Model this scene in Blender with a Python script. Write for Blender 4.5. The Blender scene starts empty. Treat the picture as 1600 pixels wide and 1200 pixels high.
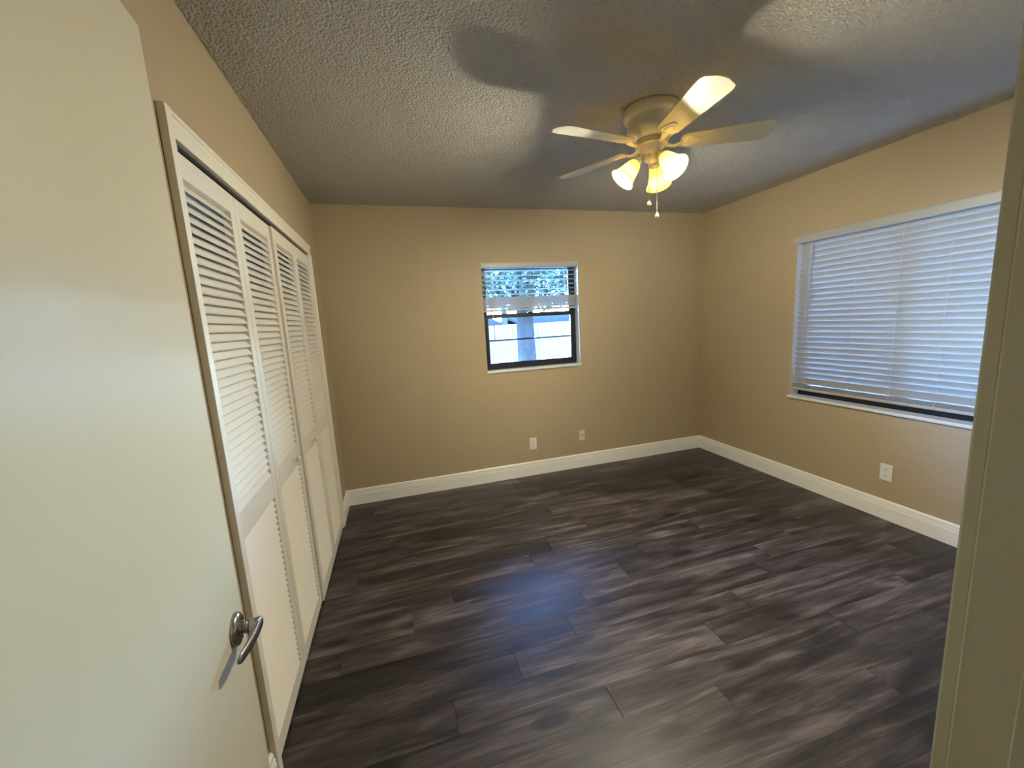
import bpy, bmesh, math, random
from mathutils import Vector, Matrix, noise
random.seed(7)
PI = math.pi
S = bpy.context.scene
COL = S.collection

# ------------------------------------------------------------------ camera
YAW, PITCH, ROLL = 0.2778, -0.1545, -0.0562
fw = Vector((math.sin(YAW)*math.cos(PITCH), math.cos(YAW)*math.cos(PITCH), math.sin(PITCH)))
r0 = Vector((math.cos(YAW), -math.sin(YAW), 0)); u0 = r0.cross(fw)
rt = r0*math.cos(ROLL) + u0*math.sin(ROLL); up = -r0*math.sin(ROLL) + u0*math.cos(ROLL)
cam_d = bpy.data.cameras.new('camera'); cam = bpy.data.objects.new('camera', cam_d); COL.objects.link(cam)
cam_d.sensor_width = 36; cam_d.lens = 622.13/1600*36; cam_d.clip_start = .02; cam_d.clip_end = 300
M = Matrix((rt, up, -fw)).transposed().to_4x4(); M.translation = Vector((.5191, 0, 1.4691))
cam.matrix_world = M
S.camera = cam

# ------------------------------------------------------------------ light and exposure
S.view_settings.view_transform = 'Standard'; S.view_settings.look = 'None'
S.view_settings.gamma = 1; S.view_settings.use_curve_mapping = False
S.view_settings.exposure = 0.0
SKY, SUN, BULB = 34.0, 4.0, 2380.0
wd = bpy.data.worlds.new('World'); S.world = wd; wd.use_nodes = True
nt = wd.node_tree; bg = nt.nodes['Background']
sky = nt.nodes.new('ShaderNodeTexSky'); sky.sky_type = 'NISHITA'; sky.sun_disc = False
sky.sun_elevation = math.radians(48); sky.sun_rotation = math.radians(200); sky.ozone_density = 2.0; sky.dust_density = .6
tn = nt.nodes.new('ShaderNodeVectorMath'); tn.operation = 'MULTIPLY'; tn.inputs[1].default_value = (.76, .94, 1.20)
nt.links.new(sky.outputs[0], tn.inputs[0]); nt.links.new(tn.outputs[0], bg.inputs[0]); bg.inputs[1].default_value = SKY
sd = bpy.data.lights.new('sun', 'SUN'); sd.energy = SUN; sd.angle = .01; sd.color = (1, .96, .9)
so = bpy.data.objects.new('sun', sd); COL.objects.link(so)
so.rotation_euler = Vector((-.25, -.75, .72)).to_track_quat('Z', 'Y').to_euler()
def portal(name, loc, rot, sx, sy):
    l = bpy.data.lights.new(name, 'AREA'); l.shape = 'RECTANGLE'; l.size = sx; l.size_y = sy
    l.cycles.is_portal = True
    o = bpy.data.objects.new(name, l); COL.objects.link(o); o.location = loc; o.rotation_euler = rot

# room size
W, D, H = 3.61, 3.485, 2.44
WT = .18
FY = .185           # room face of the front wall
portal('sky_portal_back', (1.75, D+WT+.02, 1.515), (-PI/2, 0, 0), .93, .98)
portal('sky_portal_right', (W+WT+.02, 1.78, 1.37), (0, PI/2, 0), 1.26, 1.42)

# ------------------------------------------------------------------ helpers
def tag(o, label=None, cat=None, group=None, kind=None):
    if label: o['label'] = label
    if cat: o['category'] = cat
    if group: o['group'] = group
    if kind: o['kind'] = kind
    return o
def thing(name, loc=(0, 0, 0), rz=0, **k):
    o = bpy.data.objects.new(name, None); COL.objects.link(o); o.empty_display_size = .05
    o.location = loc; o.rotation_euler = (0, 0, rz); return tag(o, **k)
def obj(name, bm, mat, parent=None, smooth=False, bevel=0, local=False, seg=2, **k):
    """world-space bmesh -> object; under a parent the verts are made local to its (translation only) origin"""
    if parent is not None and not local:
        off = Vector(parent.location); p = parent.parent
        while p: off += Vector(p.location); p = p.parent
        bmesh.ops.translate(bm, verts=bm.verts, vec=-off)
    bmesh.ops.recalc_face_normals(bm, faces=bm.faces)
    me = bpy.data.meshes.new(name); bm.to_mesh(me); bm.free()
    o = bpy.data.objects.new(name, me); COL.objects.link(o)
    if isinstance(mat, (list, tuple)):
        for m in mat: me.materials.append(m)
    else: me.materials.append(mat)
    if parent is not None: o.parent = parent
    if smooth:
        for f in me.polygons: f.use_smooth = True
    if bevel:
        b = o.modifiers.new('bevel', 'BEVEL'); b.width = bevel; b.segments = seg; b.limit_method = 'ANGLE'; b.angle_limit = math.radians(40)
        if smooth is None: pass
    return tag(o, **k)
def box(bm, a, b, mi=0):
    x0, y0, z0 = [min(p, q) for p, q in zip(a, b)]; x1, y1, z1 = [max(p, q) for p, q in zip(a, b)]
    v = [bm.verts.new(p) for p in ((x0,y0,z0),(x1,y0,z0),(x1,y1,z0),(x0,y1,z0),(x0,y0,z1),(x1,y0,z1),(x1,y1,z1),(x0,y1,z1))]
    fs = []
    for f in ((0,3,2,1),(4,5,6,7),(0,1,5,4),(1,2,6,5),(2,3,7,6),(3,0,4,7)):
        q = bm.faces.new([v[i] for i in f]); q.material_index = mi; fs.append(q)
    return v
def prism(bm, pts, ax, a0, a1, m0=0, m1=0, dep=None):
    """polygon pts in the two other axes, extruded along ax ('x','y','z'); m0/m1 mitre by dep(pt)"""
    def P(p, a):
        if ax == 'x': return (a, p[0], p[1])
        if ax == 'y': return (p[0], a, p[1])
        return (p[0], p[1], a)
    d = dep or (lambda p: 0)
    A = [bm.verts.new(P(p, a0 + m0*d(p))) for p in pts]; B = [bm.verts.new(P(p, a1 + m1*d(p))) for p in pts]
    bm.faces.new(A); bm.faces.new(B[::-1])
    n = len(pts)
    for i in range(n): bm.faces.new((A[i], B[i], B[(i+1) % n], A[(i+1) % n]))
def lathe(bm, prof, c=(0, 0, 0), mat=None, seg=48, cap0=True, cap1=True):
    """prof: (r, z) list round local z; mat: Matrix applied after"""
    mat = mat or Matrix.Translation(c); rings = []
    for r, z in prof:
        rings.append([bm.verts.new(mat @ Vector((r*math.cos(2*PI*i/seg), r*math.sin(2*PI*i/seg), z))) for i in range(seg)])
    for a, b in zip(rings, rings[1:]):
        for i in range(seg): bm.faces.new((a[i], a[(i+1) % seg], b[(i+1) % seg], b[i]))
    if cap0 and prof[0][0] > 1e-5: bm.faces.new(rings[0][::-1])
    if cap1 and prof[-1][0] > 1e-5: bm.faces.new(rings[-1])
def tube(bm, pts, r, seg=10, r1=None):
    pts = [Vector(p) for p in pts]; rings = []; n = len(pts); up_ = None
    for i, p in enumerate(pts):
        t = (pts[min(i+1, n-1)] - pts[max(i-1, 0)]).normalized()
        if up_ is None: up_ = Vector((0, 0, 1)) if abs(t.z) < .9 else Vector((1, 0, 0))
        a = t.cross(up_).normalized(); b = a.cross(t).normalized(); up_ = b
        rr = r if not callable(r) else r(i/(n-1))
        if r1 is not None: rr = r + (r1-r)*i/(n-1)
        rings.append([bm.verts.new(p + a*rr*math.cos(2*PI*k/seg) + b*rr*math.sin(2*PI*k/seg)) for k in range(seg)])
    for a, b in zip(rings, rings[1:]):
        for k in range(seg): bm.faces.new((a[k], a[(k+1) % seg], b[(k+1) % seg], b[k]))
    bm.faces.new(rings[0][::-1]); bm.faces.new(rings[-1])
def axis_mat(p, d):
    return Matrix.Translation(p) @ Vector(d).normalized().to_track_quat('Z', 'Y').to_matrix().to_4x4()
def B(): return bmesh.new()

# ------------------------------------------------------------------ materials
def srgb(r, g, b):
    f = lambda c: (c/255/12.92) if c/255 <= .04045 else ((c/255+.055)/1.055)**2.4
    return (f(r), f(g), f(b), 1)
def mat(name, col, rough=.6, metal=0, spec=.5, bump=None, var=None, sheen=None):
    m = bpy.data.materials.new(name); m.use_nodes = True; n = m.node_tree; p = n.nodes['Principled BSDF']
    p.inputs['Base Color'].default_value = col; p.inputs['Roughness'].default_value = rough
    p.inputs['Metallic'].default_value = metal; p.inputs['Specular IOR Level'].default_value = spec
    tc = n.nodes.new('ShaderNodeTexCoord')
    if var:
        sc, amt = var
        t = n.nodes.new('ShaderNodeTexNoise'); t.inputs['Scale'].default_value = sc; t.inputs['Detail'].default_value = 4
        n.links.new(tc.outputs['Object'], t.inputs['Vector'])
        mr = n.nodes.new('ShaderNodeMapRange'); mr.inputs[1].default_value = .3; mr.inputs[2].default_value = .7
        mr.inputs[3].default_value = 1-amt; mr.inputs[4].default_value = 1+amt; n.links.new(t.outputs[0], mr.inputs[0])
        mx = n.nodes.new('ShaderNodeVectorMath'); mx.operation = 'SCALE'; mx.inputs[0].default_value = col[:3]
        n.links.new(mr.outputs[0], mx.inputs['Scale']); n.links.new(mx.outputs[0], p.inputs['Base Color'])
    if bump:
        sc, st, dist = bump
        t = n.nodes.new('ShaderNodeTexNoise'); t.inputs['Scale'].default_value = sc; t.inputs['Detail'].default_value = 3
        n.links.new(tc.outputs['Object'], t.inputs['Vector'])
        b = n.nodes.new('ShaderNodeBump'); b.inputs['Strength'].default_value = st; b.inputs['Distance'].default_value = dist
        n.links.new(t.outputs[0], b.inputs['Height']); n.links.new(b.outputs[0], p.inputs['Normal'])
    return m
M_wall = mat('tan_wall_paint', (.45, .362, .236, 1), .55, spec=.35, bump=(90, .25, .004), var=(1.3, .03))
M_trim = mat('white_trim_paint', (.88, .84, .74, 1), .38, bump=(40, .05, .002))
M_base = mat('white_baseboard_paint', (.92, .90, .86, 1), .35)
M_door = mat('cream_door_paint', (.66, .62, .485, 1), .36, bump=(120, .12, .001), var=(2.5, .015))
M_closet = mat('closet_door_paint', (.84, .80, .72, 1), .42, bump=(60, .08, .001))
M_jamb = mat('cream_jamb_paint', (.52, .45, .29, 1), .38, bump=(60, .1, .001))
M_nickel = mat('satin_nickel', (.42, .40, .38, 1), .24, 1)
M_brass = mat('brass', (.55, .42, .2, 1), .3, 1)
M_black = mat('black_window_metal', (.012, .012, .014, 1), .35)
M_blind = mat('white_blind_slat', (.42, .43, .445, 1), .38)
M_cord = mat('blind_cord', (.6, .57, .5, 1), .8)
M_plate = mat('white_plate', (.80, .79, .76, 1), .3)
M_ivory = mat('ivory_plate', (.72, .66, .54, 1), .35)
M_dark = mat('slot_dark', (.02, .018, .016, 1), .6)
M_sill = mat('white_marble_sill', (.74, .74, .74, 1), .22, var=(12, .06))
M_reveal = mat('white_reveal', (.72, .72, .70, 1), .5)
M_fan = mat('fan_enamel', (.74, .68, .50, 1), .32)
M_blade = mat('fan_blade_paint', (.56, .52, .38, 1), .42)
M_track = mat('track_metal', (.05, .05, .055, 1), .4, .6)
M_out = mat('exterior_paint', (.6, .58, .52, 1), .7)
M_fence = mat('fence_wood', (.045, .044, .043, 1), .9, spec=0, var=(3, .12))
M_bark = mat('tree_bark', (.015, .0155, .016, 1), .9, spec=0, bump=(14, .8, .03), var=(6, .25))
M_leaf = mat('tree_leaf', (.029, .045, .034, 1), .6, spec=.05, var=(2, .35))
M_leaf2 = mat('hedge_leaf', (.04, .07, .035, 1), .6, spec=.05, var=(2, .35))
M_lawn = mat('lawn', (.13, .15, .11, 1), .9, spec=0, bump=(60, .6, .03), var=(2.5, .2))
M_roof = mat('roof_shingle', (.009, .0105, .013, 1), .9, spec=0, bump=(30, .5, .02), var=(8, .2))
M_stucco = mat('neighbour_stucco', (.6, .56, .5, 1), .9, bump=(50, .4, .01))
M_chip = mat('paint_chip', (.7, .7, .7, 1), .6)

def popcorn():
    m = mat('popcorn_ceiling', (.56, .53, .475, 1), .85, spec=.2); n = m.node_tree; p = n.nodes['Principled BSDF']
    tc = n.nodes.new('ShaderNodeTexCoord')
    v = n.nodes.new('ShaderNodeTexVoronoi'); v.inputs['Scale'].default_value = 105; v.feature = 'SMOOTH_F1'; v.inputs['Smoothness'].default_value = .4
    t = n.nodes.new('ShaderNodeTexNoise'); t.inputs['Scale'].default_value = 85; t.inputs['Detail'].default_value = 4; t.inputs['Roughness'].default_value = .65
    for q in (v, t): n.links.new(tc.outputs['Object'], q.inputs['Vector'])
    a = n.nodes.new('ShaderNodeMath'); a.operation = 'MULTIPLY_ADD'; a.inputs[1].default_value = -.7
    n.links.new(v.outputs['Distance'], a.inputs[0]); n.links.new(t.outputs[0], a.inputs[2])
    b = n.nodes.new('ShaderNodeBump'); b.inputs['Strength'].default_value = 1.0; b.inputs['Distance'].default_value = .015
    n.links.new(a.outputs[0], b.inputs['Height']); n.links.new(b.outputs[0], p.inputs['Normal'])
    return m
M_ceil = popcorn()

def floor_mat():
    m = mat('grey_wood_plank', (.06, .05, .05, 1), .38, spec=.5); n = m.node_tree; p = n.nodes['Principled BSDF']; L = n.links
    at = n.nodes.new('ShaderNodeAttribute'); at.attribute_name = 'plank'
    tc = n.nodes.new('ShaderNodeTexCoord')
    off = n.nodes.new('ShaderNodeVectorMath'); off.operation = 'MULTIPLY_ADD'
    off.inputs[1].default_value = (17, 9, 23); L.new(at.outputs['Vector'], off.inputs[0]); L.new(tc.outputs['Object'], off.inputs[2])
    def noi(scale, sc, det=5, rg=.6, dist=0):
        mp = n.nodes.new('ShaderNodeMapping'); mp.inputs['Scale'].default_value = scale; L.new(off.outputs[0], mp.inputs[0])
        t = n.nodes.new('ShaderNodeTexNoise'); t.inputs['Scale'].default_value = sc; t.inputs['Detail'].default_value = det
        t.inputs['Roughness'].default_value = rg; t.inputs['Distortion'].default_value = dist; L.new(mp.outputs[0], t.inputs[0]); return t
    a = noi((.8, 7, 1), 2.0, 6, .6, .9)     # long smoky streaks
    g = noi((1.5, 40, 1), 5, 4, .6, .3)       # fine grain
    c = noi((1.3, 4, 1), 1.3, 3, .5, 1.5)     # blotches
    def mth(op, x, y):
        q = n.nodes.new('ShaderNodeMath'); q.operation = op
        for i, w in enumerate((x, y)):
            if isinstance(w, (int, float)): q.inputs[i].default_value = w
            else: L.new(w, q.inputs[i])
        return q.outputs[0]
    m2 = noi((1.0, 20, 1), 3.2, 5, .6, .5)    # medium streaks
    s = mth('ADD', mth('ADD', mth('MULTIPLY', a.outputs[0], .44), mth('MULTIPLY', m2.outputs[0], .16)), mth('ADD', mth('MULTIPLY', g.outputs[0], .14), mth('MULTIPLY', c.outputs[0], .26)))
    sep = n.nodes.new('ShaderNodeSeparateXYZ'); L.new(at.outputs['Vector'], sep.inputs[0])
    s = mth('ADD', s, mth('MULTIPLY', mth('SUBTRACT', sep.outputs[0], .5), .055))
    # knots
    mp = n.nodes.new('ShaderNodeMapping'); mp.inputs['Scale'].default_value = (1.1, 3.2, 1); L.new(off.outputs[0], mp.inputs[0])
    vo = n.nodes.new('ShaderNodeTexVoronoi'); vo.inputs['Scale'].default_value = 1.3; L.new(mp.outputs[0], vo.inputs[0])
    kn = n.nodes.new('ShaderNodeMapRange'); kn.inputs[1].default_value = .0; kn.inputs[2].default_value = .13; kn.inputs[3].default_value = -.26; kn.inputs[4].default_value = 0
    L.new(vo.outputs['Distance'], kn.inputs[0]); s = mth('ADD', s, kn.outputs[0])
    cr = n.nodes.new('ShaderNodeValToRGB'); L.new(s, cr.inputs[0]); e = cr.color_ramp.elements
    e[0].position = .38; e[0].color = (.008, .0065, .008, 1); e[1].position = .62; e[1].color = (.150, .124, .130, 1)
    x = e.new(.46); x.color = (.022, .0175, .0200, 1); x = e.new(.53); x.color = (.054, .044, .048, 1)
    L.new(cr.outputs[0], p.inputs['Base Color'])
    rr = n.nodes.new('ShaderNodeMapRange'); rr.inputs[1].default_value = .4; rr.inputs[2].default_value = .6; rr.inputs[3].default_value = .38; rr.inputs[4].default_value = .47
    L.new(a.outputs[0], rr.inputs[0]); L.new(rr.outputs[0], p.inputs['Roughness'])
    b = n.nodes.new('ShaderNodeBump'); b.inputs['Strength'].default_value = .25; b.inputs['Distance'].default_value = .0008
    L.new(g.outputs[0], b.inputs['Height']); L.new(b.outputs[0], p.inputs['Normal'])
    return m
M_floor = floor_mat()

def glass_mat():
    m = bpy.data.materials.new('window_glass'); m.use_nodes = True; n = m.node_tree; n.nodes.remove(n.nodes['Principled BSDF'])
    t = n.nodes.new('ShaderNodeBsdfTransparent'); t.inputs[0].default_value = (.82, .92, 1, 1)
    g = n.nodes.new('ShaderNodeBsdfGlossy'); g.inputs['Roughness'].default_value = .02
    f = n.nodes.new('ShaderNodeFresnel'); f.inputs[0].default_value = 1.45
    x = n.nodes.new('ShaderNodeMixShader'); n.links.new(f.outputs[0], x.inputs[0]); n.links.new(t.outputs[0], x.inputs[1]); n.links.new(g.outputs[0], x.inputs[2])
    n.links.new(x.outputs[0], n.nodes['Material Output'].inputs[0]); return m
M_glass = glass_mat()
def shade_mat():
    m = bpy.data.materials.new('frosted_glass_shade'); m.use_nodes = True; n = m.node_tree; n.nodes.remove(n.nodes['Principled BSDF'])
    t = n.nodes.new('ShaderNodeBsdfTranslucent'); t.inputs[0].default_value = (1, .85, .47, 1)
    g = n.nodes.new('ShaderNodeBsdfDiffuse'); g.inputs[0].default_value = (.85, .76, .5, 1)
    x = n.nodes.new('ShaderNodeMixShader'); x.inputs[0].default_value = .18
    gl = n.nodes.new('ShaderNodeBsdfGlossy'); gl.inputs['Roughness'].default_value = .25
    x2 = n.nodes.new('ShaderNodeMixShader'); x2.inputs[0].default_value = .05
    n.links.new(t.outputs[0], x.inputs[1]); n.links.new(g.outputs[0], x.inputs[2])
    n.links.new(x.outputs[0], x2.inputs[1]); n.links.new(gl.outputs[0], x2.inputs[2])
    n.links.new(x2.outputs[0], n.nodes['Material Output'].inputs[0]); return m
M_shade = shade_mat()
def emis(name, col, st):
    m = bpy.data.materials.new(name); m.use_nodes = True; p = m.node_tree.nodes['Principled BSDF']
    p.inputs['Base Color'].default_value = (.8, .8, .8, 1); p.inputs['Emission Color'].default_value = col; p.inputs['Emission Strength'].default_value = st
    return m
BCOL = (1.0, .91, .68)
M_bulb = emis('lit_bulb', BCOL+(1,), BULB)

# ------------------------------------------------------------------ room shell
def struct(name, bm, m, label, cat, **k): return obj(name, bm, m, label=label, cat=cat, kind='structure', **k)

# floor of planks
bm = B(); lay = bm.verts.layers.float_vector.new('plank')
offs = {-1: .407, 0: -.004, 1: .603, 2: .893, 3: .005, 4: .152, 5: .47, 6: .684, 7: .005, 8: .17}
PW, PL = .14, 1.2
rr = random.Random(3)
box(bm, (-.8, -1.6, -.06), (W+WT, D+WT, -.004))
k = -20
while 1.118+PW*k < D:
    ya, yb = max(1.118+PW*k, -1.5), min(1.118+PW*(k+1), D+.02)
    x = offs.get(k, rr.random()*1.2) - 1.2*2
    if yb > -1.5:
        while x < W:
            xa, xb = max(x, -.72), min(x+PL, W+.02); x += PL
            if xb <= xa: continue
            # narrow dark seam at plank ends, hairline along the long edges
            rv = (rr.random(), rr.random(), rr.random())
            eg = .0013 if (k in (0, 1, 2, 3) and xa > -.2) or k == 7 else .0006; sg = .0002
            top = [(xa+eg, ya+sg), (xb-eg, ya+sg), (xb-eg, yb-sg), (xa+eg, yb-sg)]
            T_ = [bm.verts.new((a, b, 0)) for a, b in top]; U_ = [bm.verts.new((a, b, -.0045)) for a, b in top]
            bm.faces.new(T_)
            for i in range(4): bm.faces.new((T_[i], U_[i], U_[(i+1) % 4], T_[(i+1) % 4]))
            for v in T_+U_: v[lay] = rv
    k += 1
struct('floor', bm, M_floor, 'dark grey-brown wood plank floor across the empty bedroom', 'floor')

# popcorn ceiling: displaced grid + slab above it
bm = B(); step = .0125
nx, ny = int((W+.10)/step), int((D+.02-.10)/step)
vs = []
for j in range(ny+1):
    row = []
    for i in range(nx+1):
        x, y = -.05+i*(W+.10)/nx, .08+j*(D+.05-.08)/ny
        p = Vector((x, y, 0))
        d = .0035*noise.noise(p*38) + .003*noise.noise(p*75+Vector((5, 3, 1))) + .002*noise.noise(p*6)
        e = min(x, W-x, D-y)                                    # thicker, ragged build-up along the walls
        if e < .03: d -= .004*max(0, noise.noise(p*14)+.35)
        row.append(bm.verts.new((x, y, H+d)))
    vs.append(row)
for j in range(ny):
    for i in range(nx): bm.faces.new((vs[j][i], vs[j+1][i], vs[j+1][i+1], vs[j][i+1]))
box(bm, (-1.1, -1.9, H+.012), (W+WT+.35, D+WT+.35, H+.14))
box(bm, (-.05, -1.7, H), (W+WT, .09, H+.02))
struct('ceiling', bm, M_ceil, 'textured popcorn ceiling above the bedroom', 'ceiling', smooth=True)

def wall_with_hole(bm, ax, a, b, s0, s1, hs0, hs1, hz0, hz1, zt=H+.03):
    """slab between a and b on ax, spanning s0..s1, with one hole"""
    def bb(p0, p1, z0, z1):
        if p1-p0 < 1e-4 or z1-z0 < 1e-4: return
        if ax == 'x': box(bm, (a, p0, z0), (b, p1, z1))
        else: box(bm, (p0, a, z0), (p1, b, z1))
    bb(s0, hs0, -.05, zt); bb(hs1, s1, -.05, zt); bb(hs0, hs1, -.05, hz0); bb(hs0, hs1, hz1, zt)
BX0, BX1, BZ0, BZ1 = 1.290, 2.210, 1.035, 1.988
RY0, RY1, RZ0, RZ1 = 1.08, 2.475, .742, 1.992
bm = B(); wall_with_hole(bm, 'y', D, D+WT, -.75, W+WT, BX0, BX1, BZ0, BZ1)
struct('wall_back', bm, M_wall, 'tan painted back wall around the small window', 'wall')
bm = B(); wall_with_hole(bm, 'x', W, W+WT, -1.7, D, RY0, RY1, RZ0, RZ1)
struct('wall_right', bm, M_wall, 'tan painted right wall around the wide window with closed blinds', 'wall')
CY0, CY1, CZ = 1.325, 3.083, 2.0
bm = B(); wall_with_hole(bm, 'x', -.11, 0, FY-.11, D, CY0, CY1, -.05, CZ)
struct('wall_left', bm, M_wall, 'tan painted left wall around the closet opening', 'wall')
JX0, JX1, JZ = .165, .955, 2.05
bm = B(); wall_with_hole(bm, 'y', FY-.11, FY, -.75, W, JX0-.02, JX1+.02, -.05, JZ+.02)
struct('wall_front', bm, M_wall, 'tan painted front wall around the doorway', 'wall')
# closet interior and hallway behind the camera
bm = B(); box(bm, (-.75, .9, -.05), (-.72, D, H+.03)); box(bm, (-.72, .9, -.05), (-.11, .93, H+.03)); box(bm, (-.72, D-.02, -.05), (-.11, D, H+.03))
struct('wall_closet', bm, mat('closet_wall_shade', (.16, .14, .11, 1), .8), 'walls inside the closet behind the louvered doors, shade put into their dark colour', 'wall')  # wall colour darkened to carry the shade of the unlit closet
bm = B(); box(bm, (-.75, -1.7, -.05), (W, -1.6, H+.03)); box(bm, (-.75, -1.6, -.05), (-.65, FY-.11, H+.03)); box(bm, (2.2, -1.6, -.05), (2.3, FY-.11, H+.03))
struct('wall_hallway', bm, M_wall, 'tan hallway walls outside the bedroom doorway', 'wall')

# baseboards
BP = [(0, 0), (.0170, 0), (.0170, .088), (.0160, .0915), (.0105, .0925), (.0105, .0950), (.0145, .0965), (.0145, .104), (.0135, .1065), (.0075, .1075), (.0075, .1100),
      (.0115, .1115), (.0115, .121), (.0090, .129), (.005, .134), (0, .134)]
def baseboard(name, ax, wallc, nrm, a0, a1, m0, m1, label, z=0):
    bm = B(); prism(bm, [(wallc+nrm*d, z+.001+zz) for d, zz in BP], ax, a0, a1, m0, m1, dep=lambda p: abs(p[0]-wallc))
    return struct(name, bm, M_base, label, 'baseboard')
baseboard('baseboard_back', 'x', D, -1, 0, W, 1, -1, 'white grooved baseboard along the back wall under the small window')
baseboard('baseboard_right', 'y', W, -1, FY, D, 1, -1, 'white grooved baseboard along the right wall under the wide window')
baseboard('baseboard_left', 'y', 0, 1, 3.139, D, 0, -1, 'short white baseboard between the closet casing and the back corner')
baseboard('baseboard_left', 'y', 0, 1, FY, 1.291, 1, 0, 'white baseboard behind the open cream door').name = 'baseboard_left.001'
baseboard('baseboard_front', 'x', FY, 1, JX1+.065, W, 0, -1, 'white baseboard on the front wall beside the doorway')

# doorway jamb, casing and stop (right edge of the view)
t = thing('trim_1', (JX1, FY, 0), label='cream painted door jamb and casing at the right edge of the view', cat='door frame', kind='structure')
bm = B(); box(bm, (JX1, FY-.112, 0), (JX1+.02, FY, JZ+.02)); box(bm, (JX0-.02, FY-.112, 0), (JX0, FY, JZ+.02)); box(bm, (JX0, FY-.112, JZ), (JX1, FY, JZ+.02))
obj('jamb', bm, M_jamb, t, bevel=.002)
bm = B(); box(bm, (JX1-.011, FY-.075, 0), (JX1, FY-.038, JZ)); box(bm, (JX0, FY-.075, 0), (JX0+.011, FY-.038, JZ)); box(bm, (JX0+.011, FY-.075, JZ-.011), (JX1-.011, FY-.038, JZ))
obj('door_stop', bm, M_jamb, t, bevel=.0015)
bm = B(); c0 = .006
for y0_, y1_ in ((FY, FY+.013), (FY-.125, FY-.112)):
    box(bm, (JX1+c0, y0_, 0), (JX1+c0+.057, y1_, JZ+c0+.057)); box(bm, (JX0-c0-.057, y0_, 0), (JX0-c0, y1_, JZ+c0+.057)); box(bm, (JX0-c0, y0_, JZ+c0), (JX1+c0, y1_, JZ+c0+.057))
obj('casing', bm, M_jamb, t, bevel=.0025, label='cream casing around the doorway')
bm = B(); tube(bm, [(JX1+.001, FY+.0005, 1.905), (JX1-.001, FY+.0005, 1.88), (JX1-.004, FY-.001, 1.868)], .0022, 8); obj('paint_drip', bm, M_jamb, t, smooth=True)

# closet casing
TX = .02
t = thing('trim_2', (0, CY0, 0), label='white moulded casing around the louvered closet doors', cat='door casing', kind='structure')
def casing_leg(name, y0, y1):
    bm = B(); box(bm, (0, y0, 0), (TX, y1, 2.0658)); return obj(name, bm, M_trim, t, bevel=.0015)
casing_leg('casing_side', 1.293, CY0)
bm = B()
box(bm, (0, CY1, 0), (.013, 3.136, 2.0)); box(bm, (0, 3.112, 0), (TX, 3.136, 2.0))
obj('casing_side', bm, M_trim, t, bevel=.002)
bm = B()
CP = [(0, 2.0), (.013, 2.0), (.015, 2.004), (.015, 2.026), (.0125, 2.030), (.0155, 2.034), (.0155, 2.050), (.0195, 2.054), (.0198, 2.062), (.017, 2.066), (0, 2.066)]
prism(bm, CP, 'y', CY0, 3.136)
obj('casing_head', bm, M_trim, t)
bm = B(); box(bm, (-.075, CY0+.001, 1.9885), (-.002, CY1-.001, 1.9992)); obj('track', bm, M_track, t, label='dark metal bifold track')
bm = B(); box(bm, (-.11, CY1-.001, 0), (0, CY1, 2.0)); box(bm, (-.11, CY0, 0), (0, CY0+.001, 2.0)); box(bm, (-.11, CY0, 1.9992), (0, CY1, 2.0)); obj('reveal_lining', bm, M_trim, t)

# ------------------------------------------------------------------ bifold louvered closet doors
PWD = .436
def louver_panel(parent, y0, xf, name='door_panel'):
    """one leaf; front face at x=xf, from y0 to y0+PWD"""
    th, st = .028, .046
    y1 = y0+PWD; z0, z1 = .016, 1.980
    bm = B()
    box(bm, (xf-th, y0, z0), (xf, y0+st, z1)); box(bm, (xf-th, y1-st, z0), (xf, y1, z1))
    for a, b in ((z0, .088), (.832, .926), (1.912, z1)): box(bm, (xf-th, y0+st, a), (xf, y1-st, b))
    fr = obj(name, bm, M_closet, parent, bevel=.0018)
    def louvers(za, zb, n, lab):
        bm = B(); pitch = (zb-za)/n
        for i in range(n):
            zc = za + pitch*(i+.5)
            # slat: front edge low, rear edge high
            dx, dz, tk = .0125, .0168, .0030
            pts = [(xf-th/2+dx-.0015, zc-dz), (xf-th/2+dx+.0008, zc-dz+.0035), (xf-th/2-dx+.002, zc+dz+.001), (xf-th/2-dx-.001, zc+dz-.0035)]
            prism(bm, pts, 'y', y0+st-.002, y1-st+.002)
        obj('louver_section', bm, M_closet, fr, label=lab)
    louvers(.926, 1.912, 35, 'upper louvered section of the leaf'); louvers(.088, .832, 30, 'lower louvered section of the leaf')
    return fr
def knob(parent, y, z, x):
    bm = B(); m4 = axis_mat((x, y, z), (1, 0, 0))
    lathe(bm, [(.011, 0), (.011, .003), (.0055, .006), (.0055, .014), (.012, .019), (.0155, .025), (.0145, .031), (.009, .035), (0.0001, .036)], mat=m4, seg=24)
    obj('knob', bm, M_closet, parent, smooth=True, label='small round white pull knob')
XF = 0.0
d2 = thing('door_2', (-.014, 1.327, 0), label='near pair of white louvered bifold closet doors beside the open cream door', cat='closet door', group='bifold closet doors', kind='structure')
a1 = louver_panel(d2, 1.328, XF); a2 = louver_panel(d2, 1.328+PWD+.0025, XF); knob(d2, 2.045, .880, XF)
d3 = thing('door_3', (-.004, 2.212, 0), label='far pair of white louvered bifold closet doors nearest the back wall', cat='closet door', group='bifold closet doors', kind='structure')
a3 = louver_panel(d3, 2.2095, XF+.010); a4 = louver_panel(d3, 2.2095+PWD-.002, XF+.010); knob(d3, 2.44, .870, XF+.010)
for dd, ys in ((d2, (1.764,)), (d3, (2.6445,))):
    for y in ys:
        for z in (.25, 1.0, 1.78):
            bm = B(); tube(bm, [(dd.location.x-.020, y, z-.03), (dd.location.x-.020, y, z+.03)], .004, 8); obj('hinge', bm, M_nickel, dd, smooth=True)

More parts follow.
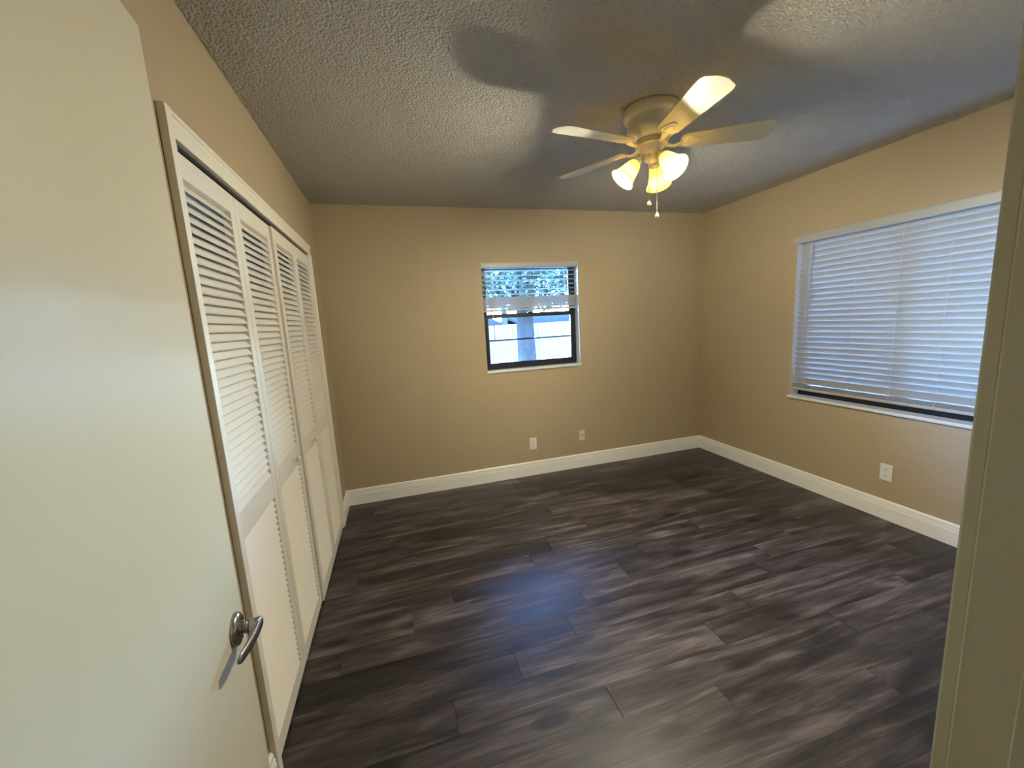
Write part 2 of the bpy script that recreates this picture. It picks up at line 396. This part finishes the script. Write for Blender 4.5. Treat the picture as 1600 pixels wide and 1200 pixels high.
# ------------------------------------------------------------------ open room door with lever
ang = math.atan2(.0512, .762)
d1 = thing('door_1', (.185, FY+.002, 0), rz=ang, label='open smooth cream bedroom door at the left with a lever handle', cat='door', kind='structure')
DW, DTH = .766, .035
bm = B(); box(bm, (-DTH, 0, .012), (0, DW, 2.03)); obj('door_leaf', bm, M_door, d1, bevel=.0022, local=True)
bm = B(); box(bm, (-DTH/2-.0127, DW-.0005, .85-.028), (-DTH/2+.0127, DW+.001, .85+.028)); obj('latch_plate', bm, M_nickel, d1, local=True, label='metal latch plate on the door edge')
HY, HZ = .7085, .862
for sgn, nm in ((1, 'room side'), (-1, 'wall side')):
    x0 = 0 if sgn > 0 else -DTH
    h = bpy.data.objects.new('lever_handle', None); COL.objects.link(h); h.parent = d1; h.location = (x0, HY, HZ); h['label'] = 'satin nickel lever handle on the %s' % nm
    if sgn < 0: h.rotation_euler = (0, 0, 0)
    bm = B(); m4 = axis_mat((0, 0, 0), (sgn, 0, 0))
    lathe(bm, [(.0335, 0), (.0335, .0045), (.0315, .0085), (.024, .0115), (.014, .0125)], mat=m4, seg=48)
    obj('rosette', bm, M_nickel, h, smooth=True, local=True)
    bm = B()
    lathe(bm, [(.0155, .011), (.0145, .014), (.0128, .018), (.0128, .0205), (.0142, .021), (.0142, .024), (.0128, .0245), (.0128, .030), (.0130, .038), (.0125, .045), (.008, .049)], mat=m4, seg=32)
    # paddle: sections run from the neck towards the hinge, flattened, gently bowed back to the door
    rings = []; N = 22; SG = 20
    for i in range(N+1):
        q = i/N
        y = .014 - q*.114; z = -.002*math.sin(q*PI) - .004*q
        x = sgn*(.043 - .013*q**1.6 + .002*math.sin(q*PI))
        hw = (.0135*(1-q)+.0098*q); tk = .0082*(1-q)+.0046*q
        e = 1.0
        if i == 0: e = .55
        if i == N: e = .35
        if i == N-1: e = .8
        if i == 1: e = .88
        rings.append([bm.verts.new((x+tk*e*math.cos(2*PI*s/SG), y, z+hw*e*math.sin(2*PI*s/SG))) for s in range(SG)])
    for a, b in zip(rings, rings[1:]):
        for s in range(SG): bm.faces.new((a[s], a[(s+1) % SG], b[(s+1) % SG], b[s]))
    bm.faces.new(rings[0]); bm.faces.new(rings[-1])
    obj('lever', bm, M_nickel, h, smooth=True, local=True)
for z in (.25, 1.02, 1.80):
    bm = B(); tube(bm, [(.004, -.004, z-.045), (.004, -.004, z+.045)], .006, 10); obj('hinge', bm, M_nickel, d1, smooth=True, local=True)

# ------------------------------------------------------------------ windows
def window_back():
    w = thing('window_1', (1.75, D+.10, BZ0), label='small black-framed hung window in the back wall', cat='window', kind='structure')
    y0, y1 = D+.085, D+.125
    bm = B(); fw_ = .040
    box(bm, (BX0, y0, BZ0), (BX0+fw_, y1, BZ1)); box(bm, (BX1-fw_, y0, BZ0), (BX1, y1, BZ1))
    box(bm, (BX0+fw_, y0, BZ0), (BX1-fw_, y1, BZ0+.028)); box(bm, (BX0+fw_, y0, BZ1-.03), (BX1-fw_, y1, BZ1))
    obj('window_frame', bm, M_black, w, bevel=.0015)
    def sash(name, z0, z1, ya, yb, rail0, rail1, mz):
        bm = B(); x0, x1 = BX0+fw_-.004, BX1-fw_+.004; s = .020
        box(bm, (x0, ya, z0), (x0+s, yb, z1)); box(bm, (x1-s, ya, z0), (x1, yb, z1))
        box(bm, (x0+s, ya, z0), (x1-s, yb, z0+rail0)); box(bm, (x0+s, ya, z1-rail1), (x1-s, yb, z1))
        box(bm, (x0+s, ya+.002, mz-.007), (x1-s, yb-.002, mz+.007))
        s_ = obj('sash', bm, M_black, w, bevel=.0015, label=name)
        bm = B(); ym = (ya+yb)/2; box(bm, (x0+s-.002, ym-.0015, z0+rail0-.002), (x1-s+.002, ym+.0015, mz-.006)); obj('pane', bm, M_glass, s_)
        bm = B(); box(bm, (x0+s-.002, ym-.0015, mz+.006), (x1-s+.002, ym+.0015, z1-rail1+.002)); obj('pane', bm, M_glass, s_)
    sash('lower sliding sash', BZ0+.028, 1.546, D+.078, D+.100, .038, .038, 1.307)
    sash('upper fixed sash', 1.515, BZ1-.03, D+.102, D+.122, .03, .02, 1.762)
    bm = B(); box(bm, (1.72, D+.066, 1.540), (1.77, D+.080, 1.552)); tube(bm, [(1.745, D+.073, 1.552), (1.745, D+.073, 1.557)], .008, 10); obj('sash_lock', bm, M_black, w)
    bm = B(); box(bm, (BX0-.004, D-.012, BZ0-.016), (BX1+.004, D+.086, BZ0+.006)); obj('window_sill', bm, M_sill, w, bevel=.003, label='white marble sill')
    bm = B(); e = .0015
    box(bm, (BX0, D+.001, BZ0+.006), (BX0+e, D+.085, BZ1)); box(bm, (BX1-e, D+.001, BZ0+.006), (BX1, D+.085, BZ1)); box(bm, (BX0, D+.001, BZ1-e), (BX1, D+.085, BZ1))
    obj('reveal_lining', bm, M_reveal, w, label='white painted window reveal')
window_back()
def window_right():
    w = thing('window_2', (W+.10, 1.78, RZ0), label='wide black-framed window behind the closed blinds in the right wall', cat='window', kind='structure')
    x0, x1 = W+.085, W+.125; f = .045
    bm = B()
    box(bm, (x0, RY0, RZ0), (x1, RY0+f, RZ1)); box(bm, (x0, RY1-f, RZ0), (x1, RY1, RZ1))
    box(bm, (x0, RY0+f, RZ0), (x1, RY1-f, RZ0+.07)); box(bm, (x0, RY0+f, RZ1-.04), (x1, RY1-f, RZ1))
    fr = obj('window_frame', bm, M_black, w, bevel=.0015)
    for a, b, lab in ((RY0+f, 1.778, 'near sash'), (1.778, RY1-f, 'far sash')):
        bm = B(); s = .028; z0, z1 = RZ0+.07, RZ1-.04
        box(bm, (x0+.005, a, z0), (x1-.008, a+s, z1)); box(bm, (x0+.005, b-s, z0), (x1-.008, b, z1)); box(bm, (x0+.005, a+s, z0), (x1-.008, b-s, z0+s)); box(bm, (x0+.005, a+s, z1-s), (x1-.008, b-s, z1))
        s_ = obj('sash', bm, M_black, w, label=lab)
        bm = B(); box(bm, (x0+.018, a+s-.002, z0+s-.002), (x0+.021, b-s+.002, z1-s+.002)); obj('pane', bm, M_glass, s_)
    bm = B(); box(bm, (W-.016, RY0-.012, RZ0-.018), (W+.086, RY1+.016, RZ0+.004)); obj('window_sill', bm, M_sill, w, bevel=.004, label='white marble sill')
    bm = B(); e = .0015
    box(bm, (W+.001, RY0, RZ0+.004), (W+.085, RY0+e, RZ1)); box(bm, (W+.001, RY1-e, RZ0+.004), (W+.085, RY1, RZ1)); box(bm, (W+.001, RY0, RZ1-e), (W+.085, RY1, RZ1))
    obj('reveal_lining', bm, M_reveal, w, label='white painted window reveal')
window_right()

# ------------------------------------------------------------------ blinds
def slat(bm, ax, a0, a1, c, z, tilt, wd=.050, t=.0028):
    """slat along ax; c = centre on the other horizontal axis; tilt raises the room edge (room side = -)"""
    n = 4; top = []; bot = []
    for i in range(n+1):
        u = -wd/2 + wd*i/n; cv = .0012*(1-(2*i/n-1)**2)
        for s, L in ((1, top), (-1, bot)):
            v = cv + s*t/2
            L.append((c + u*math.cos(tilt) + v*math.sin(tilt), z - u*math.sin(tilt) + v*math.cos(tilt)))
    prism(bm, top + bot[::-1], ax, a0, a1)
def cord(bm, p, q, r=.0009): tube(bm, [p, q], r, 6)

b1 = thing('window_blind', (1.75, D+.03, BZ1-.001), label='small white blind raised halfway over the back window', cat='window blind', group='white slatted window blinds')
xa, xb, yc = BX0+.006, BX1-.006, D+.034
bm = B(); box(bm, (xa, D+.010, BZ1-.046), (xb, D+.058, BZ1-.004)); obj('headrail', bm, M_blind, b1, bevel=.002)
bm = B(); box(bm, (xa-.003, D-.002, BZ1-.042), (xb+.003, D+.005, BZ1-.003)); obj('valance', bm, M_blind, b1, bevel=.0015)
bm = B()
for i in range(6): slat(bm, 'x', xa+.002, xb-.002, yc, 1.918-.0405*i, math.radians(4))
obj('hanging_slats', bm, M_blind, b1)
bm = B()
for i in range(18): slat(bm, 'x', xa+.002+random.uniform(-.001, .001), xb-.002+random.uniform(-.001, .001), yc+random.uniform(-.0015, .0015), 1.690-.0056*i, random.uniform(-.02, .02), t=.0032)
obj('stacked_slats', bm, M_blind, b1)
bm = B(); box(bm, (xa+.001, yc-.026, 1.566), (xb-.001, yc+.026, 1.585)); obj('bottom_rail', bm, M_blind, b1, bevel=.003)
for x in (xa+.10, 1.745, xb-.11):
    bm = B()
    for s in (-1, 1): cord(bm, (x, yc+s*.0275, 1.575), (x, yc+s*.0255, BZ1-.045))
    for i in range(6): cord(bm, (x, yc-.0255, 1.916-.0405*i), (x, yc+.0255, 1.916-.0405*i), .0006)
    for s in (-1,):
        for kx in (-.005, .004): tube(bm, [(x+kx, yc-.028, 1.694), (x+kx*1.6, yc-.032, 1.65), (x-kx, yc-.029, 1.585)], .0014, 6)
    obj('ladder_cord', bm, M_cord, b1)
bm = B(); xw = 1.372; tube(bm, [(xw, D-.006, 1.945), (xw, D-.008, 1.93), (xw+.002, D-.01, 1.33)], .0028, 8); lathe(bm, [(.004, 0), (.0045, .02), (.003, .03)], c=(xw+.002, D-.01, 1.315), seg=10)
obj('tilt_wand', bm, M_cord, b1, smooth=True)

b2 = thing('window_blind', (W+.03, 1.78, RZ1), label='wide white blind lowered and closed over the right wall window', cat='window blind', group='white slatted window blinds')
ya, yb, xc = RY0+.006, RY1-.006, W+.036
bm = B(); box(bm, (W+.008, ya, RZ1-.046), (W+.060, yb, RZ1-.004)); obj('headrail', bm, M_blind, b2, bevel=.002)
bm = B(); prism(bm, [(W-.010, RZ1-.048), (W-.012, RZ1-.045), (W-.012, RZ1+.006), (W-.008, RZ1+.012), (W-.001, RZ1+.012), (W-.001, RZ1-.048)], 'y', RY0-.03, RY1+.028); obj('valance', bm, M_blind, b2, bevel=.001)
bm = B(); pit = .0408; n = 27; ztop = 1.932
for i in range(n):
    z = ztop - pit*i
    if z < .870: break
    slat(bm, 'y', ya+.002, yb-.002, xc, z, math.radians(67 + random.uniform(-1.2, 1.2)))
obj('hanging_slats', bm, M_blind, b2)
bm = B()
for i in range(4): slat(bm, 'y', ya+.002, yb-.002, xc, .846-.0085*i, math.radians(4 if i else 12), t=.0032)
obj('stacked_slats', bm, M_blind, b2)
bm = B(); box(bm, (xc-.026, ya+.001, .795), (xc+.026, yb-.001, .816)); obj('bottom_rail', bm, M_blind, b2, bevel=.003)
for y in (2.37, 2.06, 1.80, 1.56, 1.20):
    bm = B()
    for s in (-1, 1): cord(bm, (xc+s*.017, y, .80), (xc+s*.017, y, RZ1-.045), .0009)
    for i in range(int((1.915-.87)/pit)+1):
        z = ztop-pit*i; cord(bm, (xc-.015, y, z+.02), (xc+.015, y, z-.022), .0006)
    for kx in (-.006, .005): tube(bm, [(xc-.028, y+kx, .878), (xc-.032, y+kx*1.6, .845), (xc-.028, y-kx, .80)], .0016, 6)
    obj('ladder_cord', bm, M_cord, b2)
bm = B(); tube(bm, [(W-.004, 2.355, 1.935), (W-.012, 2.355, 1.90), (W-.013, 2.372, 1.39)], .0030, 8); lathe(bm, [(.004, 0), (.005, .02), (.003, .03)], c=(W-.013, 2.372, 1.37), seg=10)
obj('tilt_wand', bm, M_cord, b2, smooth=True)

# ------------------------------------------------------------------ outlets
def outlet(loc, rz, label, ivory=False):
    g = 'wall outlets' 
    o = thing('wall_outlet', loc, rz, label=label, cat='outlet', group='white duplex outlets')
    bm = B(); box(bm, (-.035, -.0055, -.0575), (.035, 0, .0575)); obj('cover_plate', bm, M_plate, o, bevel=.003, local=True)
    for s in (1, -1):
        bm = B()
        pts = []
        for i in range(24):
            a = 2*PI*i/24; pts.append((max(-.0135, min(.0135, .0172*math.cos(a))), s*.0195 + .0165*math.sin(a)*.9))
        prism(bm, pts, 'y', -.0075, -.004)
        r_ = obj('receptacle', bm, M_plate, o, local=True)
        bm = B(); zc = s*.0195
        box(bm, (-.0075, -.0079, zc-.001), (-.0055, -.0074, zc+.008)); box(bm, (.0055, -.0079, zc-.001), (.0075, -.0074, zc+.007))
        tube(bm, [(0, -.0079, zc-.008), (0, -.0074, zc-.008)], .0028, 10)
        obj('slot', bm, M_dark, r_, local=True)
    bm = B(); tube(bm, [(0, -.0068, 0), (0, -.005, 0)], .003, 12); obj('screw', bm, M_plate, o, local=True)
outlet((1.689, D, .311), 0, 'white duplex wall outlet on the back wall below the small window')
outlet((W, 1.762, .327), -PI/2, 'white duplex wall outlet on the right wall below the wide blinds')
o = thing('coax_plate', (2.201, D, .324), label='small ivory cable plate with a dark centre jack on the back wall', cat='cable plate')
bm = B(); box(bm, (-.030, -.005, -.052), (.030, 0, .052)); obj('cover_plate', bm, M_ivory, o, bevel=.003, local=True)
bm = B(); tube(bm, [(0, -.013, 0), (0, -.004, 0)], .0058, 12); obj('jack', bm, M_dark, o, smooth=False, local=True)
for s in (1, -1):
    bm = B(); tube(bm, [(0, -.0062, s*.038), (0, -.0045, s*.038)], .0032, 10); obj('screw', bm, M_brass, o, local=True)
# flake of paint under the right baseboard
bm = B(); bmesh.ops.create_icosphere(bm, subdivisions=2, radius=1)
for v in bm.verts: v.co = Vector((W-.024 + v.co.x*.011, 1.005 + v.co.y*.030*(1+.3*noise.noise(v.co*2)), .0055 + v.co.z*.005))
tag(obj('caulk_lump', bm, M_chip, smooth=True), 'small white lump of caulk on the floor against the right baseboard', 'caulk')

# ------------------------------------------------------------------ ceiling fan
FC = Vector((1.806, 1.805, 0))
fan = thing('ceiling_fan', (FC.x, FC.y, H-.003), label='cream five-blade ceiling fan with three lit bell shades', cat='ceiling fan')
bm = B(); lathe(bm, [(.127, 2.439), (.131, 2.434), (.132, 2.408), (.129, 2.400), (.118, 2.394), (.113, 2.386), (.114, 2.352), (.1135, 2.340), (.109, 2.326), (.099, 2.312), (.086, 2.303), (.082, 2.300)], c=FC)
hs = obj('motor_housing', bm, M_fan, fan, smooth=True)
bm = B()
lathe(bm, [(.060, 2.302), (.081, 2.3005), (.081, 2.2965), (.074, 2.2955), (.074, 2.2925), (.079, 2.292), (.079, 2.288), (.071, 2.287), (.071, 2.284), (.076, 2.283), (.076, 2.276), (.060, 2.274)], c=FC)
obj('flywheel', bm, M_fan, fan, smooth=False)
bm = B(); lathe(bm, [(.050, 2.276), (.052, 2.272), (.052, 2.244), (.049, 2.238), (.040, 2.234), (.039, 2.222), (.036, 2.212), (.026, 2.205), (.012, 2.202), (.0001, 2.2015)], c=FC)
obj('switch_housing', bm, M_fan, fan, smooth=True)
BA = [-99, -27, 45, 117, 189]
for a in BA:
    rot = Matrix.Translation((FC.x, FC.y, 0)) @ Matrix.Rotation(math.radians(a), 4, 'Z')
    pitch = Matrix.Translation((.13, 0, 2.283)) @ Matrix.Rotation(math.radians(-12), 4, 'X') @ Matrix.Translation((-.13, 0, 0))
    # blade outline
    out = []; N = 20
    r0_, r1_ = .135, .545
    def hw(q): return .050 + .020*min(1, q*1.2)
    side = []
    for i in range(N+1):
        q = i/N; x = r0_ + (r1_-r0_)*q; w = hw(q)
        if x < r0_+.02: w *= math.sqrt(max(.05, 1-((r0_+.02-x)/.028)**2))
        if x > r1_-.045: w *= math.sqrt(max(0.0, 1-((x-(r1_-.045))/.0455)**2))**.7
        side.append((x, w))
    pts = side + [(x, -w) for x, w in side[::-1]]
    bm = B(); t_ = [bm.verts.new((x, y, .003)) for x, y in pts]; b_ = [bm.verts.new((x, y, -.003)) for x, y in pts]
    bm.faces.new(t_); bm.faces.new(b_[::-1])
    for i in range(len(pts)): j = (i+1) % len(pts); bm.faces.new((t_[i], b_[i], b_[j], t_[j]))
    bm.transform(rot @ pitch); bl = obj('blade', bm, M_blade, fan)
    # bracket: curved arm from flywheel + leaf-shaped plate with raised oval
    bm = B(); arm = []
    for i in range(9):
        q = i/8; arm.append((.058 + q*.085, 0, 2.279 - .016*math.sin(q*PI)*.8 - .002*q))
    A = []
    for i, p in enumerate(arm):
        w = .017 - .006*math.sin(i/8*PI)
        A.append([bm.verts.new((p[0], s*w, p[2]+z)) for s, z in ((-1, -.0035), (1, -.0035), (1, .0035), (-1, .0035))])
    for u, v in zip(A, A[1:]):
        for k in range(4): bm.faces.new((u[k], u[(k+1) % 4], v[(k+1) % 4], v[k]))
    bm.faces.new(A[0]); bm.faces.new(A[-1][::-1]); bm.transform(rot)
    bm2 = B(); n_ = 28; rings = []
    for zz, sc in ((-.0032, 1), (-.0075, .94), (-.0085, .80), (-.0065, .62), (-.0105, .48), (-.0115, .30)):
        ring = []
        for i in range(n_):
            q = 2*PI*i/n_; cx, cy = math.cos(q), math.sin(q)
            w = .033*(1 - .25*cx + .10*math.cos(3*q))
            ring.append(bm2.verts.new((.178 + .048*sc*cx, w*sc*cy, zz)))
        rings.append(ring)
    for u, v in zip(rings, rings[1:]):
        for i in range(n_): bm2.faces.new((u[i], u[(i+1) % n_], v[(i+1) % n_], v[i]))
    bm2.faces.new(rings[0]); bm2.faces.new(rings[-1])
    bm2.transform(rot @ pitch)
    me_ = bpy.data.meshes.new('tmp'); bm2.to_mesh(me_); bm2.free(); bm.from_mesh(me_); bpy.data.meshes.remove(me_)
    obj('blade_bracket', bm, M_fan, fan, bevel=.001)
# light kit
SHP = [(.018, 0), (.023, .004), (.0295, .012), (.035, .028), (.0395, .048), (.0445, .070), (.0515, .088), (.060, .102), (.0645, .108)]
for a in (165, -79, 40):
    ca, sa = math.cos(math.radians(a)), math.sin(math.radians(a)); tl = math.radians(47)
    dv = Vector((ca*math.cos(tl), sa*math.cos(tl), -math.sin(tl)))
    base = FC + Vector((ca*.064, sa*.064, 2.215))
    bm = B(); tube(bm, [FC+Vector((ca*.030, sa*.030, 2.240)), FC+Vector((ca*.046, sa*.046, 2.236)), FC+Vector((ca*.058, sa*.058, 2.222)), base + dv*.004], .0085, 12)
    lathe(bm, [(.012, -.006), (.021, -.002), (.023, .010), (.022, .020), (.018, .022)], mat=axis_mat(base, dv), seg=28)
    sk = obj('lamp_arm', bm, M_fan, fan, smooth=True)
    bm = B(); prof = SHP + [(r-.0028, z) for r, z in SHP[::-1]]
    lathe(bm, prof, mat=axis_mat(base + dv*.012, dv), seg=40, cap0=False, cap1=False)
    obj('lamp_shade', bm, M_shade, fan, smooth=True, label='frosted bell glass shade, lit from inside')
    bm = B(); lathe(bm, [(.013, .010), (.013, .034), (.015, .044), (.0185, .058)], mat=axis_mat(base + dv*.010, dv), seg=24)
    obj('bulb_socket', bm, M_fan, fan, smooth=True)
    bm = B(); lathe(bm, [(.0185, .058), (.0235, .070), (.0258, .082), (.0245, .094), (.019, .103), (.010, .1085), (.0001, .110)], mat=axis_mat(base + dv*.010, dv), seg=24)
    obj('light_bulb', bm, M_bulb, fan, smooth=True)
for dx, dy, zb in ((-.032, -.028, 2.003), (.010, -.030, 1.947)):
    bm = B(); n = 0; z = 2.212
    tube(bm, [FC+Vector((dx, dy, 2.230)), FC+Vector((dx, dy, zb+.012))], .0014, 6)
    while z > zb+.012:
        bmesh.ops.create_icosphere(bm, subdivisions=1, radius=.0025, matrix=Matrix.Translation(FC+Vector((dx, dy, z)))); z -= .0052
    ch = obj('pull_chain', bm, M_cord, fan, smooth=True)
    bm = B(); lathe(bm, [(.002, .014), (.005, .011), (.0085, .004), (.0095, -.003), (.0075, -.009), (.0001, -.012)], c=FC+Vector((dx, dy, zb)), seg=16); obj('chain_pull', bm, M_fan, ch, smooth=True)

# ------------------------------------------------------------------ outside
GZ = -.42
bm = B(); n = 40
g = [[bm.verts.new((-20+70*i/n, -15+70*j/n, GZ+.05*noise.noise(Vector((i*.4, j*.4, 0))))) for i in range(n+1)] for j in range(n+1)]
for j in range(n):
    for i in range(n): bm.faces.new((g[j][i], g[j][i+1], g[j+1][i+1], g[j+1][i]))
tag(obj('lawn', bm, M_lawn, smooth=True), 'short grass lawn outside the windows', 'lawn', kind='structure')
fy = 11.5
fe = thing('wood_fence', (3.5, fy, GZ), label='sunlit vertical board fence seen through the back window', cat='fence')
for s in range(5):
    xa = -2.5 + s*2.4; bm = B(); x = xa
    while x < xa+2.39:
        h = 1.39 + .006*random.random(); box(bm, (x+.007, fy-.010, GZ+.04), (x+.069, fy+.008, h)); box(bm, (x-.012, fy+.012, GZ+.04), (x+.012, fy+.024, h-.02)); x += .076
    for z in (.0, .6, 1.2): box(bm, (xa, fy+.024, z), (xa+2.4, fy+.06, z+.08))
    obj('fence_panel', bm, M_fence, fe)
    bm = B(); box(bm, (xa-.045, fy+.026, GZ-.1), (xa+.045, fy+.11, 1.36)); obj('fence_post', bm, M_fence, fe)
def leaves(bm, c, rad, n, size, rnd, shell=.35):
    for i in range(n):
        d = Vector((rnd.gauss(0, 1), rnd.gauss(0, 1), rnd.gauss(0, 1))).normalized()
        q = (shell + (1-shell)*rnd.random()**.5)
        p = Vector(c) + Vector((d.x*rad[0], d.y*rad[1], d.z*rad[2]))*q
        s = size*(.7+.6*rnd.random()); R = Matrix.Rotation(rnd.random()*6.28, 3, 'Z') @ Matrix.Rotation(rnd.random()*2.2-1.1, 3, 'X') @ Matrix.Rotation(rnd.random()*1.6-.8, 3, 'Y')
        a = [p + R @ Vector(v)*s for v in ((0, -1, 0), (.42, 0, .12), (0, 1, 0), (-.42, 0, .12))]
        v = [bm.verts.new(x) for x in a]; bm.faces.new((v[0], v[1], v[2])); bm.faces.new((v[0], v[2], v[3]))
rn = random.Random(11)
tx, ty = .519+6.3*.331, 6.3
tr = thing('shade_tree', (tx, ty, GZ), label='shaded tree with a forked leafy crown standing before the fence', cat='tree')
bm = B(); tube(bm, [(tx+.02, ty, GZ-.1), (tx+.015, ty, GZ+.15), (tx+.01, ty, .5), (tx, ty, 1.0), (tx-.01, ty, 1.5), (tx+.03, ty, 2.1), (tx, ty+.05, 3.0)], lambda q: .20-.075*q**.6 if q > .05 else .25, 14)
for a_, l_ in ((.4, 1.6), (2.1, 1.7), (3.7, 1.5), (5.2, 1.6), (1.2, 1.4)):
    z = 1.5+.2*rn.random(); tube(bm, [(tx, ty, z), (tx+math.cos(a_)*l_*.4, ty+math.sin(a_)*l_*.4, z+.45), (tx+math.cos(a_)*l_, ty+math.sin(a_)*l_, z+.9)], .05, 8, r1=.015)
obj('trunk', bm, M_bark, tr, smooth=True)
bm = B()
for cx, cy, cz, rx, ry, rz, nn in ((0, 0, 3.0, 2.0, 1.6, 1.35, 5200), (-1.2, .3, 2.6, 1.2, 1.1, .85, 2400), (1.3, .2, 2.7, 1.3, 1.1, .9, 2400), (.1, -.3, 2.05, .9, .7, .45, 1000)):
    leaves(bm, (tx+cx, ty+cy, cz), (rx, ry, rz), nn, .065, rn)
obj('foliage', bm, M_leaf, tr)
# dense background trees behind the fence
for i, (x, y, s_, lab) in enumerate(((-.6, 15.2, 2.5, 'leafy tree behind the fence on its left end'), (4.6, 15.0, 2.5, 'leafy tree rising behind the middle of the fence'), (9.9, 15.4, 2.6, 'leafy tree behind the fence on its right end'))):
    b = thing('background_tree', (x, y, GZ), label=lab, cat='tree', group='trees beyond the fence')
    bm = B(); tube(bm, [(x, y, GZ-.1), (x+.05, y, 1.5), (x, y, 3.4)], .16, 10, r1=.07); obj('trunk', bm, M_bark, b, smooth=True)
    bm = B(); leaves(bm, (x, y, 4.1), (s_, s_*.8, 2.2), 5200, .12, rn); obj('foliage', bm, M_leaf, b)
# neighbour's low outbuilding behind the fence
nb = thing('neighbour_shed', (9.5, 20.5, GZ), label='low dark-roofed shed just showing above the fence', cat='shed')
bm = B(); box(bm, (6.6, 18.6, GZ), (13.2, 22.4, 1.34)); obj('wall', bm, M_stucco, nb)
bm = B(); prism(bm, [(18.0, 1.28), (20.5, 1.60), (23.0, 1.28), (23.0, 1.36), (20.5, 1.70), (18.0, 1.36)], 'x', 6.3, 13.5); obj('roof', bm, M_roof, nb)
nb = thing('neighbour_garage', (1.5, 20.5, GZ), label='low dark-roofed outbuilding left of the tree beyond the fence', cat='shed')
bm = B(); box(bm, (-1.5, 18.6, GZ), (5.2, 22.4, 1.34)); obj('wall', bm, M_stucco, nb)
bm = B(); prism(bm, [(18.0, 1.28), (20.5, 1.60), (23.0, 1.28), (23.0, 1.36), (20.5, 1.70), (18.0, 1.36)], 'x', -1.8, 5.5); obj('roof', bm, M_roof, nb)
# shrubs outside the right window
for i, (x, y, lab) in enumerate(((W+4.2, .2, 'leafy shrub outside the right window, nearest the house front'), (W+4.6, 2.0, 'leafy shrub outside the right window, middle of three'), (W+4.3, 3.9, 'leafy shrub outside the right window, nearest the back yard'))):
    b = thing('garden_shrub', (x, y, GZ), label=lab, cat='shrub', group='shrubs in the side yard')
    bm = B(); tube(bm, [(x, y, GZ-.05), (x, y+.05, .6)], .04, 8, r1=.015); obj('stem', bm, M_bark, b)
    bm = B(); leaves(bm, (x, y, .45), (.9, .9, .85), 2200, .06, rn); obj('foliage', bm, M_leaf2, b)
